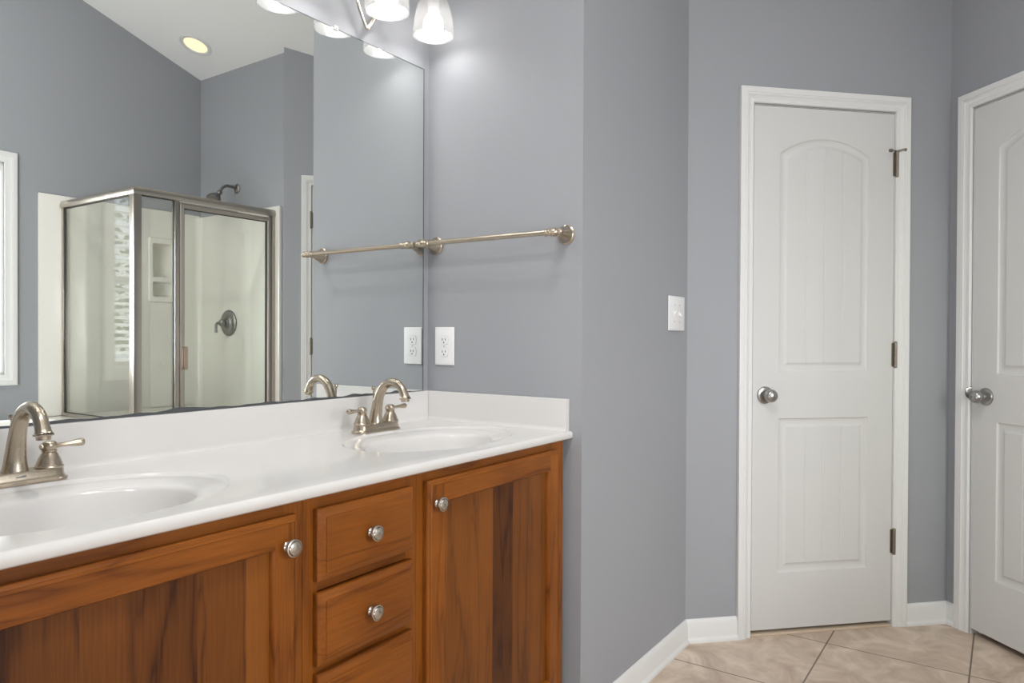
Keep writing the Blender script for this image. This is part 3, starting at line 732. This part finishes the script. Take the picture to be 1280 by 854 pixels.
# ------------------------------------------------------------------ vanity lights
def vanity_light(cx, label):
    root = empty('vanity_light', (cx, 0, 2.17)); tag(root, label, 'wall light', 'vanity lights above the mirror')
    # oval back plate
    g = G()
    R = []
    for a, b2, y in ((.058, .058, -.0005), (.060, .060, -.006), (.056, .056, -.014), (.035, .035, -.022), (.014, .014, -.026), (.0005, .0005, -.027)):
        R.append([(a*math.cos(2*PI*i/36), y, .03 + b2*math.sin(2*PI*i/36)) for i in range(36)])
    g.rings(R); g.build('backplate', M['knob'], root, smooth=50)
    # pointed leaf loop
    g = G(); 
    def leaf(t):
        a = abs(t)
        return t
    pts = []
    n = 14
    for i in range(n+1):
        u = i/n; pts.append((-.047*math.sin(PI*u)**.9, -.034, .105 - .229*u))
    g.tube(pts, .0048, 12, flat=1.3)
    g.tube([(-p[0], p[1], p[2]) for p in pts], .0048, 12, flat=1.3)
    g.build('leaf_loop', M['knob'], root, smooth=60)
    g = G(); g.lathe([(0, 0), (.010, .001), (.0125, .008), (.011, .015), (.006, .020), (0, .022)], (0, -.024, -.010), (0, -1, 0), 20, cap0=False, cap1=False)
    g.build('finial', M['knob'], root)
    g = G(); g.tube([(-.21, -.113, .093), (-.17, -.085, .116), (-.1, -.052, .11), (0, -.040, .095), (.1, -.052, .11), (.17, -.085, .116), (.21, -.113, .093)], .006, 12)
    g.tube([(0, -.035, .09), (0, -.07, .125), (0, -.113, .093)], .006, 12)
    g.build('arm', M['knob'], root, smooth=60)
    for k in (-1, 0, 1):
        x = k*.201; zr = 2.0745-2.17
        g = G(); g.lathe([(.022, 0), (.027, .004), (.027, .010), (.020, .026), (.012, .030), (0, .031)], (x, -.113, zr+.142), (0, 0, 1), 24, cap1=False)
        g.build('shade_holder', M['knob'], root)
        g = G()
        po = [(.0630, 0), (.0637, .003), (.0632, .020), (.0610, .042), (.0560, .068), (.0490, .091), (.0395, .114), (.0300, .132), (.0225, .143)]
        pi_ = [(r_-.0022, h) for r_, h in po]; pi_[0] = (.0608, .0)
        g.lathe(po[::-1] + pi_, (x, -.113, zr), (0, 0, 1), 48, cap0=False, cap1=False)
        sh = g.build('shade', M['frost'], root, smooth=60)
        g = G(); g.lathe([(0, 0), (.014, .0025), (.0245, .010), (.0300, .022), (.0300, .034), (.0255, .048), (.0190, .058), (.0150, .0625)], (x, -.113, zr+.006), (0, 0, 1), 28, cap0=False)
        g.build('bulb', M['bulb'], sh, smooth=60)
        g = G(); g.lathe([(.0155, .0632), (.0165, .066), (.0165, .122), (.012, .136)], (x, -.113, zr+.006), (0, 0, 1), 24); g.build('lamp_socket', M['plate'], sh)
    return root
vanity_light(-.31, 'three-shade brushed nickel vanity light above the right end of the mirror')
vanity_light(-1.26, 'unseen three-shade brushed nickel vanity light added above the left end of the mirror')  # out of view, guessed from basin highlights and added for its light

# ------------------------------------------------------------------ towel bar on the side wall
tb = empty('towel_bar', (0, 0, 1.447), -PI/2); tag(tb, 'brushed nickel towel bar on the grey wall beside the mirror', 'towel bar')
for X in (.037, .524):
    g = G()
    g.lathe([(.0275, 0), (.0285, .002), (.0285, .004), (.0260, .006), (.0245, .007), (.0240, .010), (.0215, .016), (.0165, .030), (.0120, .042), (.0100, .047), (.0115, .049), (.0115, .052), (.0085, .054), (.0080, .058)], (X, 0, 0), (0, -1, 0), 32)
    g.lathe([(0, -.0135), (.006, -.0125), (.0105, -.008), (.0128, 0), (.0105, .008), (.006, .0125), (0, .0135)], (X, -.070, 0), (0, -1, 0), 24, cap0=False, cap1=False)
    po = g.build('post', M['nickel'], tb, smooth=50)
    s_ = 1 if X < .2 else -1
    g = G()
    g.lathe([(.0095, .008), (.0110, .010), (.0110, .013), (.0085, .015), (.0080, .022), (.0100, .024), (.0110, .026), (.0110, .028), (.0082, .030)], (X, -.070, 0), (s_, 0, 0), 24)
    g.lathe([(.0085, .009), (.0100, .012), (.0075, .014), (.0095, .019), (.0100, .022), (.0075, .027), (0, .029)], (X, -.070, 0), (-s_, 0, 0), 24, cap1=False)
    g.build('collar', M['nickel'], po, smooth=50)
g = G(); g.tube([(.060, -.070, 0), (.50, -.070, 0)], .0076, 20); g.build('bar', M['nickel'], tb, smooth=60)

# ------------------------------------------------------------------ outlet and switch plates
ot = empty('wall_outlet', (0, -.0745, 1.1215), -PI/2); tag(ot, 'white duplex power outlet on the grey wall under the towel bar', 'outlet')
g = G(); g.box(-.0395, .0395, -.0062, -.0003, -.0615, .0615, .003, 3); g.build('cover_plate', M['plate'], ot)
for z in (.0195, -.0195):
    g = G()
    def rec(a, b2): return [(a*math.copysign(min(abs(math.cos(t))**.55, 1), math.cos(t)), b2*math.copysign(min(1, abs(math.sin(t))*1.25), math.sin(t))) for t in [2*PI*i/32 for i in range(32)]]
    g.rings([[(p[0], -.006, z+p[1]) for p in rec(.0175, .0145)], [(p[0], -.0068, z+p[1]) for p in rec(.0175, .0145)]])
    g.mi = 1; g.rings([[(p[0], -.0066, z+p[1]) for p in rec(.0168, .0138)], [(p[0], -.0078, z+p[1]) for p in rec(.0165, .0135)]])
    rc = g.build('receptacle', [M['outlet_line'], M['plate']], ot, smooth=30)
    g = G(); g.box(-.0075, -.0050, -.0081, -.007, z-.002, z+.0065); g.box(.0050, .0075, -.0081, -.007, z-.001, z+.0055); g.lathe([(0, 0), (.0026, 0), (.0026, .001), (0, .001)], (0, -.0072, z-.0075), (0, -1, 0), 12, cap0=False, cap1=False)
    g.build('slot', M['slot'], rc, smooth=0)
g = G(); g.lathe([(0, 0), (.0028, 0), (.0024, .0012), (0, .0014)], (0, -.0062, 0), (0, -1, 0), 12, cap0=False, cap1=False); g.build('screw', M['outlet_line'], ot)
sw = empty('light_switch', (.6985, -E_, 1.2395)); tag(sw, 'white double toggle switch plate on the grey wall left of the narrow door', 'light switch')
g = G(); g.box(-.0745, .0745, -.0062, -.0003, -.0625, .0625, .003, 3); g.build('cover_plate', M['plate'], sw)
for x, u in ((-.024, 1), (.024, -1)):
    g = G(); g.box(x-.0055, x+.0055, -.0075, -.006, -.012, .012, .0005)
    g.prism([(-.006, -.005), (-.006, .005), (-.016, u*.009+.0035), (-.016, u*.009-.0035)], lambda p: (x-.004, p[0], p[1]), lambda p: (x+.004, p[0], p[1]))
    g.build('toggle', M['plate'], sw, smooth=30)
    for z in (-.0305, .0305):
        g = G(); g.lathe([(0, 0), (.003, 0), (.0026, .001), (0, .0012)], (x, -.0062, z), (0, -1, 0), 12, cap0=False, cap1=False); g.build('screw', M['outlet_line'], sw)

# ------------------------------------------------------------------ recessed ceiling lights
sl = math.atan(1/3)
def can(x, y, label, power=0):
    left = x < RIDGE
    z = ceil_z(x)
    root = empty('recessed_light', (x, y, z)); root.rotation_euler = (0, -sl if left else sl, 0); tag(root, label, 'ceiling light', 'recessed ceiling lights')
    g = G(); g.lathe([(.096, -.0005), (.097, -.004), (.092, -.007), (.078, -.0065), (.072, -.003), (.070, -.0005)], (0, 0, 0), (0, 0, 1), 48, cap0=False, cap1=False); g.build('trim_ring', M['trim'], root, smooth=50)
    g = G(); g.lathe([(0, -.0025), (.055, -.0025), (.0715, -.0010)], (0, 0, 0), (0, 0, 1), 48, cap0=False, cap1=False); g.build('lens', M['can'], root)
    if power:  # only the added, unseen fixtures carry this lamp
        ld = bpy.data.lights.new('added_recessed_lamp', 'AREA'); ld.shape = 'DISK'; ld.size = .13; ld.energy = power; ld.color = (1, .98, .955)
        lo_ = bpy.data.objects.new('added_recessed_lamp', ld); C.objects.link(lo_); lo_.parent = root; lo_.location = (0, 0, -.012)
    return root
can(.775, -2.585, 'round recessed ceiling light glowing warm above the shower')
can(-1.15, -1.40, 'added unseen round recessed ceiling light over the middle of the bathroom floor', 20)  # unseen fixture added to brighten the side wall, counter and floor
can(-2.45, -1.50, 'added unseen round recessed ceiling light on the far slope near the left wall', 19)  # second unseen fixture, also added for fill

# ------------------------------------------------------------------ shower
SX0, SX1, SY0, SY1 = .156, BX, BY, -2.121      # enclosure footprint
DZ = .687
# acrylic surround panels on two walls
su = empty('shower_surround', (BX, BY, 0)); tag(su, 'cream acrylic shower surround lining the corner behind the glass', 'shower surround')
g = G(); g.box(.030-BX, .670-BX, .0006, .022, DZ+.002, 1.945, .003); g.box(.804-BX, -.022, .0006, .022, DZ+.002, 1.945)
g.box(.669-BX, .805-BX, .0006, .022, DZ+.002, 1.386); g.box(.669-BX, .805-BX, .0006, .022, 1.740, 1.945); g.box(.176-BX, -.022, .0006, .022, .10, DZ+.006)
pz = [(.030, DZ+.002)]
back = g.build('back_liner', M['surround'], su)
g = G(); g.box(-.022, -.0006, .0006, .852, .10, 1.936, .003); g.build('side_liner', M['surround'], su)
# rounded inside corner
g = G()
pts = [(-.022, .022)] + [(-.022-.035*(1-math.sin(a)), .022+.035*(1-math.cos(a))) for a in [PI/2*i/8 for i in range(9)]]
g.prism(pts, lambda p: (p[0], p[1], .10), lambda p: (p[0], p[1], 1.936)); g.build('corner_cove', M['surround'], su, smooth=50)
# moulded caddy: raised frame round two recesses
nx0, nx1, nz0, nz1 = .656, .815, 1.365, 1.765
def rrect(x0, x1, z0, z1, r, n=5):
    P = []
    for cx, cz, a0 in ((x1-r, z0+r, -PI/2), (x1-r, z1-r, 0), (x0+r, z1-r, PI/2), (x0+r, z0+r, PI)):
        for i in range(n+1): a = a0 + PI/2*i/n; P.append((cx+r*math.cos(a), cz+r*math.sin(a)))
    return P
g = G(); yb = .022
o1 = rrect(nx0-BX, nx1-BX, nz0, nz1, .012); 
def holes_plate(g, outer, inners, y_face, y_base, depth):
    es = []; loops = []
    for poly in [outer]+inners:
        vs_ = [g.v((p[0], y_face, p[1])) for p in poly]; loops.append(vs_)
        for i in range(len(vs_)): es.append(g.bm.edges.new((vs_[i], vs_[(i+1) % len(vs_)])))
    bmesh.ops.triangle_fill(g.bm, use_beauty=True, use_dissolve=False, edges=es, normal=(0, 1, 0))
    def inb(poly, c): return min(p[0] for p in poly) < c.x < max(p[0] for p in poly) and min(p[1] for p in poly) < c.z < max(p[1] for p in poly)
    bad = [f for f in g.bm.faces if any(inb(pl, f.calc_center_median()) for pl in inners)]
    bmesh.ops.delete(g.bm, geom=bad, context='FACES_ONLY')
    ob = [g.v((p[0], y_base, p[1])) for p in offset(outer, -.006)]
    for i in range(len(ob)): g.face((loops[0][i], loops[0][(i+1) % len(ob)], ob[(i+1) % len(ob)], ob[i]))
    for lp, poly in zip(loops[1:], inners):
        cur = lp
        for d_, y_ in ((.003, y_face-.004), (.005, depth+.010), (.008, depth+.003), (.014, depth)):
            nx = [g.v((p[0], y_, p[1])) for p in offset(poly, d_)]
            for i in range(len(nx)): g.face((cur[i], cur[(i+1) % len(nx)], nx[(i+1) % len(nx)], nx[i]))
            cur = nx
        g.mi = 1; g.face(cur); g.mi = 0
holes_plate(g, o1, [rrect(.674-BX, .800-BX, 1.515, 1.735, .016), rrect(.674-BX, .800-BX, 1.392, 1.492, .016)], yb+.010, yb-.001, yb-.060)
g.build('soap_niche', [M['surround'], M['niche_shade']], su, smooth=40)
# shower pan with curb
g = G(); 
R_ = [[(p[0], p[1], z) for p in rrect(SX0+.020, SX1-.002, SY0+.002, SY1+.03, .02)] for z in (.001, .095)]
def pr_(i, z): return [(p[0], p[1], z) for p in offset(rrect(SX0+.020, SX1-.002, SY0+.002, SY1+.03, .02), i)]
g.rings([pr_(0, .001), pr_(0, .092), pr_(.008, .1), pr_(.062, .1), pr_(.07, .09), pr_(.085, .04), pr_(.2, .035)]); o = g.build('shower_pan', M['surround'], smooth=50); tag(o, 'white acrylic shower pan under the glass enclosure', 'shower base')
# half wall under the side glass, faced with the tub deck material
# enclosure
en = empty('shower_enclosure', (SX0, SY1, 0)); tag(en, 'framed glass corner shower enclosure with brushed metal rails', 'shower enclosure')
def L_(x0, x1, y0, y1, z0, z1, g, bev=.002): g.box(x0-SX0, x1-SX0, y0-SY1, y1-SY1, z0, z1, bev)
HZ0, HZ1 = 1.872, 1.914
YW = BY+.024; XW = BX-.024
g = G()   # header rails, rounded top
hp = [(-.020, HZ0), (.020, HZ0), (.022, HZ0+.012), (.021, HZ0+.026), (.014, HZ1-.004), (.0, HZ1), (-.014, HZ1-.004), (-.021, HZ0+.026), (-.022, HZ0+.012)]
g.rings([[(p[0], YW-SY1, p[1]) for p in hp], [(p[0], -p[0], p[1]) for p in hp], [(XW-SX0, -p[0], p[1]) for p in hp]])
g.build('header_rail', M['frame'], en, smooth=40)
g = G(); L_(SX0-.019, SX0+.022, SY1-.019+.0, SY1+.019, .10, HZ0, g); L_(SX0-.021, SX0-.010, SY1-.021, SY1-.006, .10, HZ0, g, .001)
g.build('corner_post', M['frame'], en)
g = G(); L_(SX0-.012, SX0+.012, YW-.001, YW+.020, DZ+.003, HZ0, g); g.build('wall_channel', M['frame'], en)
g = G(); L_(SX0-.014, SX0+.014, YW+.001, SY1-.02, DZ+.002, DZ+.020, g); g.build('sill_rail', M['frame'], en)
g = G(); L_(XW-.024, XW, SY1-.016, SY1+.016, .10, HZ0, g); g.build('wall_jamb', M['frame'], en)
g = G(); L_(SX0+.02, XW, SY1-.017, SY1+.017, .10, .118, g); g.build('bottom_rail', M['frame'], en)
g = G(); L_(.361, .385, SY1-.015, SY1+.015, .118, HZ0, g); g.build('mullion', M['frame'], en)
def seal(g, x0, x1, y0, y1, z0, z1, axis):
    t = .0035
    if axis == 'x':   # pane in the y plane (thin in y)
        L_(x0, x0+t, y0, y1, z0, z1, g, 0); L_(x1-t, x1, y0, y1, z0, z1, g, 0); L_(x0, x1, y0, y1, z0, z0+t, g, 0); L_(x0, x1, y0, y1, z1-t, z1, g, 0)
    else:
        L_(x0, x1, y0, y0+t, z0, z1, g, 0); L_(x0, x1, y1-t, y1, z0, z1, g, 0); L_(x0, x1, y0, y1, z0, z0+t, g, 0); L_(x0, x1, y0, y1, z1-t, z1, g, 0)
g = G(); L_(SX0-.003, SX0+.003, YW+.019, SY1-.018, DZ+.019, HZ0+.002, g, 0); p_ = g.build('side_glass', M['glass'], en, smooth=0)
g = G(); seal(g, SX0-.006, SX0+.006, YW+.020, SY1-.019, DZ+.020, HZ0, 'y'); g.build('seal', M['seal'], p_, smooth=0)
g = G(); L_(SX0+.021, .362, SY1-.003, SY1+.003, .117, HZ0+.002, g, 0); p_ = g.build('fixed_glass', M['glass'], en, smooth=0)
g = G(); seal(g, SX0+.022, .361, SY1-.006, SY1+.006, .118, HZ0, 'x'); g.build('seal', M['seal'], p_, smooth=0)
# hinged glass door in its own frame
dx0, dx1, dz0, dz1 = .389, .972, .125, 1.862
g = G(); fw = .026
path = [(dx0-SX0, dz0), (dx1-SX0, dz0), (dx1-SX0, dz1), (dx0-SX0, dz1)]
rows = []
ea = [(1, 1), (-1, 1), (-1, -1), (1, -1)]
pf = [(0, -.012), (0, .012), (.006, .016), (.020, .016), (.026, .010), (.026, -.010), (.020, -.013)]
R = [[g.v((p[0]+e_[0]*d_*(1.6 if False else 1), h_, p[1]+e_[1]*d_)) for d_, h_ in pf] for p, e_ in zip(path, ea)]
for i in range(4):
    a, b2 = R[i], R[(i+1) % 4]
    for k in range(len(pf)): g.face((a[k], a[(k+1) % len(pf)], b2[(k+1) % len(pf)], b2[k]))
dr_ = g.build('shower_door', M['frame'], en, smooth=30)
g = G(); L_(dx0+.025, dx1-.025, SY1-.003, SY1+.003, dz0+.025, dz1-.025, g, 0); g.build('door_glass', M['glass'], dr_, smooth=0)
g = G(); seal(g, dx0+.026, dx1-.026, SY1-.007, SY1+.007, dz0+.026, dz1-.026, 'x'); g.build('seal', M['seal'], dr_, smooth=0)
g = G(); L_(.402, .424, SY1+.015, SY1+.036, .965, 1.090, g, .004); g.build('door_handle', M['copper'], dr_)

# shower head and valve on the side wall
sh = empty('showerhead', (BX, -2.513, 2.090), -PI/2); tag(sh, 'dark metal shower head on a bent arm above the shower surround', 'shower head')
g = G(); g.lathe([(0, 0), (.028, 0), (.030, .003), (.027, .008), (.016, .013), (.010, .015)], (0, 0, 0), (0, -1, 0), 28, cap0=False); g.build('flange', M['bronze'], sh)
g = G(); g.tube([(0, -.01, 0), (0, -.04, .006), (0, -.08, .006), (0, -.105, -.008), (0, -.122, -.030), (0, -.130, -.048)], .0095, 16); g.build('arm', M['bronze'], sh, smooth=60)
g = G(); ax = Vector((0, -.62, -.80)); g.lathe([(.013, -.014), (.016, -.008), (.016, .004), (.012, .010), (.020, .018), (.033, .034), (.043, .052), (.047, .062), (.047, .068), (.040, .071), (.038, .068), (0, .068)], (0, -.130, -.048), ax, 32, cap1=False); g.build('spray_bell', M['bronze'], sh, smooth=40)
va = empty('shower_valve', (BX-.0222, -2.568, 1.230), -PI/2); tag(va, 'round dark metal shower valve trim with a lever below the shower head', 'shower valve')
g = G(); g.lathe([(0, 0), (.080, 0), (.084, .003), (.082, .008), (.070, .013), (.066, .012), (.045, .016), (.030, .022), (.028, .034), (.022, .036)], (0, 0, 0), (0, -1, 0), 40, cap0=False); g.build('escutcheon', M['bronze'], va, smooth=35)
g = G(); g.lathe([(.021, .034), (.024, .038), (.024, .058), (.018, .066), (.010, .070), (0, .071)], (0, 0, 0), (0, -1, 0), 24, cap0=True, cap1=False)
g.tube([(0, -.056, 0), (0, -.086, -.002), (0, -.094, -.012), (0, -.094, -.040), (0, -.094, -.062)], [.009, .0085, .009, .0075, .010], 14); g.build('lever', M['bronze'], va, smooth=50)

# ------------------------------------------------------------------ bathtub with raised deck beside the shower
tbx0, tbx1, ty0, ty1 = LX+1.75, SX0+.016, BY+.001, -2.143
tu = empty('bathtub', (-.68, -2.53, 0)); tag(tu, 'white drop-in bathtub with a raised white deck under the window', 'bathtub')
def ts(o):
    for q in o.data.vertices: q.co -= Vector((-.68, -2.53, 0))
    return o
g = G(); cx, cy = -.72, -2.53
es = []; polys = [[(tbx0, ty0), (tbx1, ty0), (tbx1, ty1), (tbx0, ty1)], [(cx+.66*math.cos(2*PI*i/48), cy+.27*math.sin(2*PI*i/48)) for i in range(48)]]
lps = []
for poly in polys:
    vs_ = [g.v((p[0], p[1], DZ)) for p in poly]; lps.append(vs_)
    for i in range(len(vs_)): es.append(g.bm.edges.new((vs_[i], vs_[(i+1) % len(vs_)])))
bmesh.ops.triangle_fill(g.bm, use_beauty=True, use_dissolve=False, edges=es, normal=(0, 0, 1))
bad = [f for f in g.bm.faces if ((f.calc_center_median().x-cx)/.66)**2 + ((f.calc_center_median().y-cy)/.27)**2 < .99]
bmesh.ops.delete(g.bm, geom=bad, context='FACES_ONLY')
bt_ = [g.v((p[0], p[1], .0)) for p in polys[0]]
for i in range(4): g.face((lps[0][i], lps[0][(i+1) % 4], bt_[(i+1) % 4], bt_[i]))
ts(g.build('deck', M['surround'], tu, smooth=30))
g = G(); g.rings([[(cx+a*math.cos(2*PI*i/48), cy+b2*math.sin(2*PI*i/48), z) for i in range(48)] for a, b2, z in ((.69, .30, DZ+.0006), (.69, .30, DZ+.016), (.68, .29, DZ+.022), (.655, .265, DZ+.022), (.64, .25, DZ+.005), (.61, .23, .5), (.55, .2, .3), (.45, .15, .24))], cap0=False)
ts(g.build('tub_shell', M['surround'], tu, smooth=50))

# ------------------------------------------------------------------ garden tree seen through the blinds
tr_ = empty('garden_tree', (-1.9, -6.6, -.6)); tag(tr_, 'leafy green tree outside the tub window', 'tree')
g = G(); g.tube([(0, 0, 0), (.05, .02, 1.4), (-.03, .05, 2.6)], [.14, .11, .05], 12); g.build('trunk', M['bark'], tr_)
g = G(); random.seed(3)
for i in range(2600):
    th, ph_ = random.uniform(0, 2*PI), math.acos(random.uniform(-1, 1)); rr_ = random.uniform(.35, 1)**.5
    c = Vector((1.7*rr_*math.sin(ph_)*math.cos(th), 1.2*rr_*math.sin(ph_)*math.sin(th), 2.9 + 1.5*rr_*math.cos(ph_)))
    u = Vector((random.gauss(0, 1), random.gauss(0, 1), random.gauss(0, 1))).normalized(); w_ = u.cross(Vector((random.gauss(0, 1), random.gauss(0, 1), random.gauss(0, 1)))).normalized(); s_ = random.uniform(.05, .09)
    g.face([g.v(c-u*s_), g.v(c+w_*s_*.5), g.v(c+u*s_), g.v(c-w_*s_*.5)])
g.build('foliage', M['leaf'], tr_, smooth=0, recalc=False)
g = G(); g.box(-12, 8, -16, BY-.13, -.75, -.6); o = g.build('ground_outside', plain('lawn', (.10, .17, .06), .9, var=.2), smooth=0); tag(o, kind='structure')
